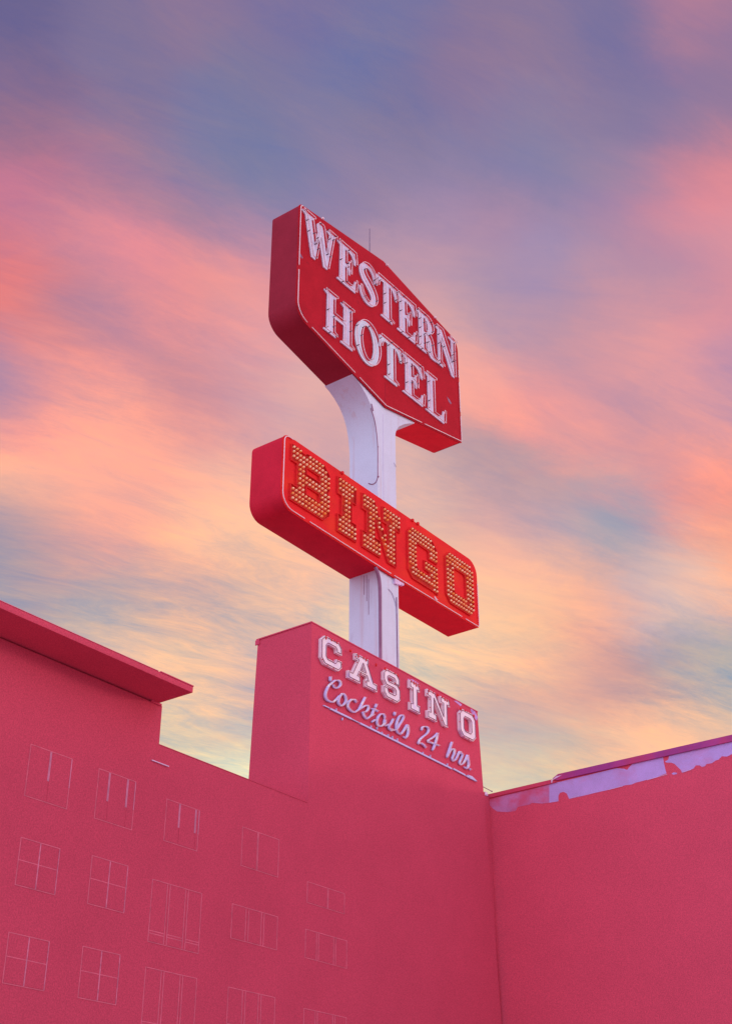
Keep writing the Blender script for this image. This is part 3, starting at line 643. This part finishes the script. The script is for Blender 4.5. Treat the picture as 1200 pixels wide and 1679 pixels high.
# ------------------------------------------------------------------ casino tower
def build_tower():
    t = thing('casino_tower', 'crimson slab tower behind the casino letters, white pole rising from its top', 'tower', (24.6, 18.2, Z0))
    YF = 17.4
    def ring(z):
        k = 14.42-z
        return [(21.19, YF, z), (28.04+.062*k, YF, z), (28.04+.062*k, 19.0+.03*k, z), (21.19, 18.99+.03*k, z)]
    zs = [14.42, Z0]
    vs = []
    for z in zs: vs += ring(z)
    mb = MB(); mb.add(vs, [(0,1,2,3),(7,6,5,4),(0,4,5,1),(1,5,6,2),(2,6,7,3),(3,7,4,0)])
    mb.build('wall', 'stucco', t)
    MB().box(21.17, 28.05, YF-.012, 19.03, 14.423, 14.452).build('coping', 'roofcap', t)
    MB().box(21.165, 21.188, 18.93, 19.05, 14.30, 14.42).build('coping_lip', 'roofcap', t)
    for pts in ([(668,1113),(676,1114),(687,1121),(686,1126),(672,1119)], [(744,1149),(748,1149),(757,1155),(755,1158)], [(771,1164),(778,1166),(783,1176),(781,1182),(774,1171)], [(770,1160),(776,1165),(774,1169)]):
        plate([[on_face(x, y, YF-.003) for x, y in pts]], YF-.004, YF-.0005).build('paint_patch', 'lilac', t)
    return t
TOWER = build_tower()
def build_casino():
    YF = 17.396
    t = thing('casino_sign', 'six big chalky white slab letters spelling casino along the tower top', 'sign', (24.6, YF, 13.5))
    row = [('C',21.44,22.20,13.53,.70),('A',22.44,23.55,13.50,.70),('S',23.80,24.48,13.49,.73),('I',24.88,25.30,13.50,.76),('N',25.62,26.62,13.52,.75),('O',27.05,27.80,13.50,.73)]
    for ch, x0, x1, z, h in row:
        w0, lp = SLAB[ch]; loops = place(lp, x0, z, x1-x0, h, w0)
        o = plate(loops, YF-.075, YF).build('letter', 'casino', t)
        mb = MB()
        for i, l in enumerate(loops):
            q = inset(l, .028 if i == 0 else -.022)
            mb.tube([(a, YF-.082, b) for a, b in q], .0095, closed=True, sides=6)
        mb.cur = 1
        for p in spaced_loop(loops[0], .22):
            if random.random() < .4: mb.ball((p.x, YF-.077, p.y), .013, 6, 4)
        # broken clips and rust along the top edge
        for k in range(int((x1-x0)/.10)):
            if random.random() < .55:
                a = x0+.05+k*.10; mb.box(a, a+.03+random.random()*.03, YF-.088, YF-.06, z+h-.03-random.random()*.06, z+h+.01)
        mb.build('neon_tube', ['tube_dark', 'rim'], o, smooth=True)
    return t
build_casino()

def zp7(pts): return [(520+x/6.667, 1090+y/6.667) for x, y in pts]
def zp6(pts): return [(650+x/7.3, 1090+y/7.3) for x, y in pts]
def build_script():
    YF = 17.396
    t = thing('cocktails_sign', 'lilac handwritten cocktails 24 hrs lettering under the casino letters', 'sign', (24.6, YF, 12.6))
    G = {
     'C': [zp7([(148,130),(146,178)]), zp7([(175,215),(190,245),(225,252),(256,225),(255,188),(230,170),(198,173),(165,200),(130,232),(105,280),(92,330),(105,375),(140,400),(180,405),(215,375),(245,340)])],
     'o': [zp7([(262,330),(240,370),(235,415),(265,445),(298,430),(318,390),(308,340),(280,315),(262,330)])],
     'c': [zp7([(330,415),(360,395),(385,378),(415,385),(432,412)]), zp7([(385,380),(352,405),(337,440),(350,480),(385,510),(420,515),(460,485)])],
     'k': [zp7([(527,355),(500,410),(475,460),(452,500)]), zp7([(480,480),(515,455),(550,445),(562,475),(540,510),(498,515)]), zp7([(498,515),(520,565),(548,588),(590,560)])],
     't': [zp7([(652,430),(636,468)]), zp7([(628,480),(612,515),(603,545),(590,560),(620,545)]), zp7([(597,478),(632,490),(668,508)])],
     'a': [zp7([(742,590),(735,550),(705,537),(672,565),(655,615),(668,660),(705,670),(740,640),(742,600),(735,640),(752,665),(785,650)]), zp7([(600,625),(640,600)])],
     'i': [zp7([(852,517),(846,552)]), zp7([(835,592),(810,640),(785,680),(808,715),(840,717)])],
     'l': [zp7([(800,700),(860,712),(905,650),(935,600),(944,568),(928,550),(898,570),(872,630),(865,695),(885,742),(915,760)])],
     's': [zp7([(915,760),(950,715),(984,658),(996,700),(992,755),(970,798),(945,785)])],
     '2': [zp6([(303,785),(310,752),(342,738),(375,752),(384,785),(365,825),(320,862),(280,900),(262,945)]), zp6([(262,945),(295,938),(330,962),(355,992)])],
     '4': [zp6([(490,818),(450,862),(378,912),(425,935),(470,952),(512,968)]), zp6([(492,818),(482,880),(462,950),(432,1025)])],
     'h': [zp6([(665,925),(640,1000),(605,1110)]), zp6([(610,1095),(640,1035),(675,1008),(694,1022),(688,1070),(668,1120),(685,1150),(712,1130)])],
     'r': [zp6([(712,1130),(738,1075),(757,1040),(775,1058),(790,1080),(772,1130),(756,1170),(775,1195),(800,1180)])],
     's ': [zp6([(800,1180),(830,1130),(850,1082),(858,1140),(864,1195),(845,1240),(812,1222)])],
     '.': [zp6([(880,1245),(890,1256)])],
    }
    for ch, strokes in G.items():
        mb = MB(); mt = MB()
        for sp in strokes:
            P = smooth_path([(x, y, 0) for x, y in sp], 5)
            pts = []; rs = []; tub = []
            for i, p in enumerate(P):
                a, b = on_face(p.x, p.y, YF-.05); pts.append((a, YF-.03, b)); tub.append((a, YF-.085, b))
                d = P[min(i+1, len(P)-1)]-P[max(i-1, 0)]
                th = abs(d.y)/max(d.length, 1e-6)
                e = min(i, len(P)-1-i)/max(len(P)-1, 1)
                rs.append((.014+.021*th)*(.75+.25*min(1, e*6)))
            mb.tube(pts, rs, sides=8)
            mt.tube(tub, .006, sides=5)
        o = mb.build('letter', 'script', t, smooth=True)
        mt.build('neon_tube', 'tube', o, smooth=True)
    for (x0, y0), (x1, y1), r in [((530.5,1156.7),(539.5,1161),.011),((541,1162),(575.5,1178.7),.020),((575.5,1178.7),(588,1185),.010),((590,1186),(740,1260.5),.020),((743,1260.8),(762,1271),.020),((764,1272),(779,1280),.020)]:
        a = on_face(x0, y0, YF-.02); b = on_face(x1, y1, YF-.02)
        MB().prism([(a[0],a[1]-r),(b[0],b[1]-r),(b[0],b[1]+r),(a[0],a[1]+r)], YF-.035, YF).build('underline', 'rule', t)
    a = on_face(766,1270.5,YF-.02); b = on_face(773,1273,YF-.02); c = on_face(781.5,1281.5,YF-.02); d = on_face(770,1277,YF-.02)
    plate([[a,b,c,d]], YF-.04, YF-.001).build('underline_tip', 'rule', t)
    mb = MB()
    for x, y in ((551,1164),(561,1179),(608,1192),(618,1194),(626,1202),(636,1206),(643,1209),(651,1213),(693,1235),(705,1240),(733,1254)):
        a, b = on_face(x, y, YF-.02); mb.box(a-.008, a+.008, YF-.04, YF, b-.03, b+.03)
    mb.build('underline_clips', 'rule', t)
    return t
build_script()

# ------------------------------------------------------------------ left building
def window(bld, panes, z0, z1, y, fourlight=False, transom=None, bright=1):
    s0, s1 = panes[0][0], panes[-1][1]
    r = .008; yy = y-.007
    w = plate([[(s0-r,z0-r),(s1+r,z0-r),(s1+r,z1+r),(s0-r,z1+r)],[(s0+r*.6,z0+r*.6),(s1-r*.6,z0+r*.6),(s1-r*.6,z1-r*.6),(s0+r*.6,z1-r*.6)]], yy, y+.002).build('window', 'sash_faint', bld)
    pn = MB()
    for a, b in panes: pn.box(a+.01, b-.01, y-.006, y-.0015, z0+r+.002, z1-r-.002)
    pn.build('pane', 'pane', w)
    for i, (a, b) in enumerate(panes):
        for x in (a, b):
            edge = x in (s0, s1)
            if edge and not (bright and x == s1): continue
            lo = z0+r+.001; hi = z1-r-.001
            if bright and not fourlight: lo += (z1-z0)*.4
            MB().box(x-.007, x+.007, yy-.003, y-.0015, lo, hi).build('mullion', ('sash_mid' if fourlight else 'sash_pale') if bright else 'sash_faint', w)
    if fourlight:
        m = (s0+s1)/2; MB().box(m-.010, m+.010, yy-.004, y-.0015, z0+r+.001, z1-r-.001).build('mullion', 'sash_mid', w)
        zc = (z0+z1)/2+.02
        MB().box(s0+.01, m-.012, yy-.001, y-.0015, zc-.006, zc+.006).build('glazing_bar', 'sash_faint', w)
        MB().box(m+.012, s1-.01, yy-.001, y-.0015, zc-.006, zc+.006).build('glazing_bar', 'sash_faint', w)
    if transom:
        for a, b in panes:
            for zt in (transom, transom-.045): MB().box(a+.01, b-.01, yy-.001, y-.0015, zt-.006, zt+.006).build('glazing_bar', 'sash_faint', w)
    return w
def build_left(tower):
    t = thing('hotel_block', 'long crimson hotel block with rows of faint windows and jutting flat roof', 'building', (15.6, 17.4, Z0))
    y = 17.4; k = 17.4/15.6
    def zz_(v): return CAM_H+(v-CAM_H)*k
    MB().box(-16, 15.055*k, y, y+9, Z0, zz_(10.06)).build('main_wall', 'stucco', t)
    MB().box(15.055*k, 21.1895, y, y+1.7, Z0, zz_(9.37)).build('wing_wall', 'stucco', t)
    MB().box(15.058*k, 21.186, y-.008, y+1.71, zz_(9.37)+.002, zz_(9.385)).build('wing_coping', 'stucco', t)
    YE = 14.815*k
    MB().box(-16, 14.97*k, YE, y+9.3, zz_(10.085), zz_(10.190)).build('roof', 'stucco', t, bevel=.004)
    MB().box(-16, 14.15*k, YE-.01, YE+.08, zz_(10.191), zz_(10.199)).build('roof_flashing', 'sash_faint', t)
    MB().box(14.20*k, 14.975*k, YE-.012, YE+.3, zz_(10.192), zz_(10.209)).build('roof_flashing', 'roofcap', t)
    MB().box(14.78*k, 15.02*k, y-.03, y+.06, zz_(10.045), zz_(10.083)).build('roof_bracket', 'roofcap', t)
    MB().box(14.90*k, 15.303*k, y-.03, y-.002, zz_(9.052), zz_(9.066)).build('ledge_flashing', 'lilac_edge', t)
    def win(bld, panes, z0, z1, dy=0, shift=0, **kw):
        if 'transom' in kw: kw['transom'] = zz_(kw['transom'])
        return window(bld, [(a*k+shift, c*k+shift) for a, c in panes], zz_(z0), zz_(z1), y+dy, **kw)
    z0, z1 = 7.82, 8.61
    win(t, [(12.41,12.80),(12.82,13.23)], z0, z1)
    win(t, [(13.80,14.02),(14.04,14.42),(14.44,14.60)], z0, z1)
    win(t, [(15.33,15.63),(15.65,16.02),(16.04,16.11)], z0, z1-.1)
    win(t, [(17.22,17.62),(17.64,18.2)], z0, z1-.12, bright=0)
    win(tower, [(19.0,19.59),(19.61,20.1)], z0-.28, z1-.7, shift=.04, bright=0)
    for z0, z1, q in ((6.52,7.20,0),(5.17,5.85,1),(3.82,4.50,2),(2.47,3.15,3)):
        win(t, [(12.45,13.19)], z0, z1, fourlight=True)
        win(t, [(13.84,14.59)], z0, z1+.04, fourlight=True)
        win(t, [(15.15,15.49),(15.55,15.91),(15.97,16.29)], z0-.33, z1-.05, transom=6.36-1.35*q, bright=0)
        win(t, [(17.05,17.40),(17.47,17.80),(17.87,18.23)], z0+.05, z1-.07, bright=0)
        win(tower, [(18.97,19.28),(19.34,19.78),(19.84,20.17)], z0+.05, z1-.14, shift=.05, bright=0)
        for a in range(5): win(t, [(10.9-a*1.45, 11.65-a*1.45)], z0, z1, fourlight=True)
    return t
build_left(TOWER)

# ------------------------------------------------------------------ right building
def build_right():
    E = 28.6
    t = thing('corner_block', 'low crimson building on the right with peeling lilac band under its purple roof edge', 'building', (34.0, 10.0, Z0))
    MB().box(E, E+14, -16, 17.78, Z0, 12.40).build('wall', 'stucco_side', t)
    MB().box(28.1, E-.002, 17.50, 17.78, Z0, 12.30).build('infill_wall', 'stucco', t)
    # coping: nearer length stands higher, with a torn slanting end
    MB().sideprism([(-16,12.405),(15.50,12.352),(15.62,12.42),(15.46,12.503),(-16,12.565)][::-1], E-.05, E+.25).build('roof_edge', 'purple_cap', t)
    MB().sideprism([(15.52,12.31),(17.74,12.285),(17.74,12.385),(15.64,12.405)][::-1], E-.04, E+.25).build('roof_edge', 'roofcap', t)
    pal = [(903,1280),(912,1273),(921,1271),(906,1279),(904,1284)]
    MB().sideprism([on_side(x, y, E-.045) for x, y in pal], E-.056, E-.041).build('torn_flashing', 'lilac_edge', t)
    def z8(p): return (900+p[0]/4, 1180+p[1]/4)
    def z4(p): return (780+p[0]/2.857, 1160+p[1]/2.857)
    near = [z8(p) for p in [(1205,135),(985,188),(970,193),(955,190),(830,222),(785,235),(780,262),(757,275),(770,282),(800,282),(820,290),(862,330),(870,350),(905,338),(945,320),(960,300),(985,300),(1000,310),(1020,305),(1030,291),(1065,286),(1090,268),(1110,262),(1130,240),(1165,242),(1205,222)]]
    far = [z8(p) for p in [(745,240),(545,290),(525,310),(510,330),(490,322),(440,318),(330,345),(220,372),(100,400),(0,424)]]
    worn = [z8((0,424))] + [z4(p) for p in [(250,385),(150,408),(60,432),(62,455),(75,470),(100,488),(150,490),(185,485),(195,466),(250,455),(262,447),(310,450)]] + [z8((0,545))]
    far += [z8(p) for p in [(0,545),(60,535),(60,500),(70,480),(95,473),(115,485),(130,520),(240,495),(300,480),(390,460),(430,448),(500,430),(540,425),(570,412),(600,405),(700,378),(768,352),(760,325),(750,280)]]
    chip = [z8(p) for p in [(800,355),(815,345),(838,348),(836,357),(815,361)]]
    for pts in (near, far, chip, worn):
        q = [on_side(x, y, E-.003) for x, y in pts]
        # fill by plate() in (y,z), then turn onto the side wall
        mb = plate([q], 0, .003)
        mb.v = [(E-.0045+v[1], v[0], v[2]) for v in mb.v]
        mb.build('paint_band', 'lilac_faded' if pts is worn else 'lilac', t)
    # pale lip of flashing under the band
    for a, b in (((935,1308.5),(948,1304.5)),((997,1295),(1020,1289)),((1060,1279),(1093,1269.5)),((1117,1266.5),(1132,1262))):
        p = on_side(*a, E-.01); q = on_side(*b, E-.01)
        MB().tube([(E-.008, p[0], p[1]), (E-.008, q[0], q[1])], .0055, sides=5).build('band_lip', 'lilac_edge', t)
    return t
build_right()
mb = MB(); p = on_side(793.5, 1279.5, 28.4); q = on_side(806, 1297.5, 28.58)
mb.tube([(28.18, p[0]+.3, p[1]), (28.35, (p[0]+q[0])/2+.12, (p[1]+q[1])/2-.012), (28.585, q[0], q[1])], .010)
mb.ball((28.58, q[0], q[1]), .02)
mb.build('guy_wire', 'seam', base=(28.58, q[0], q[1]), label='short dark wire between tower edge and low roof', cat='wire')
b0 = on_side(795, 1303, 28.5)
bx = thing('junction_box', 'small red box with white end beside the tower foot at roof edge', 'box', (28.48, b0[0], b0[1]-.06))
MB().box(28.40, 28.545, b0[0]-.03, b0[0]+.09, b0[1]-.05, b0[1]+.04).build('housing', 'red_soffit', bx, bevel=.005)
MB().box(28.41, 28.54, b0[0]-.06, b0[0]-.031, b0[1]-.045, b0[1]+.05).build('end_cap', 'lilac_edge', bx, bevel=.004)
bpy.context.view_layer.update()
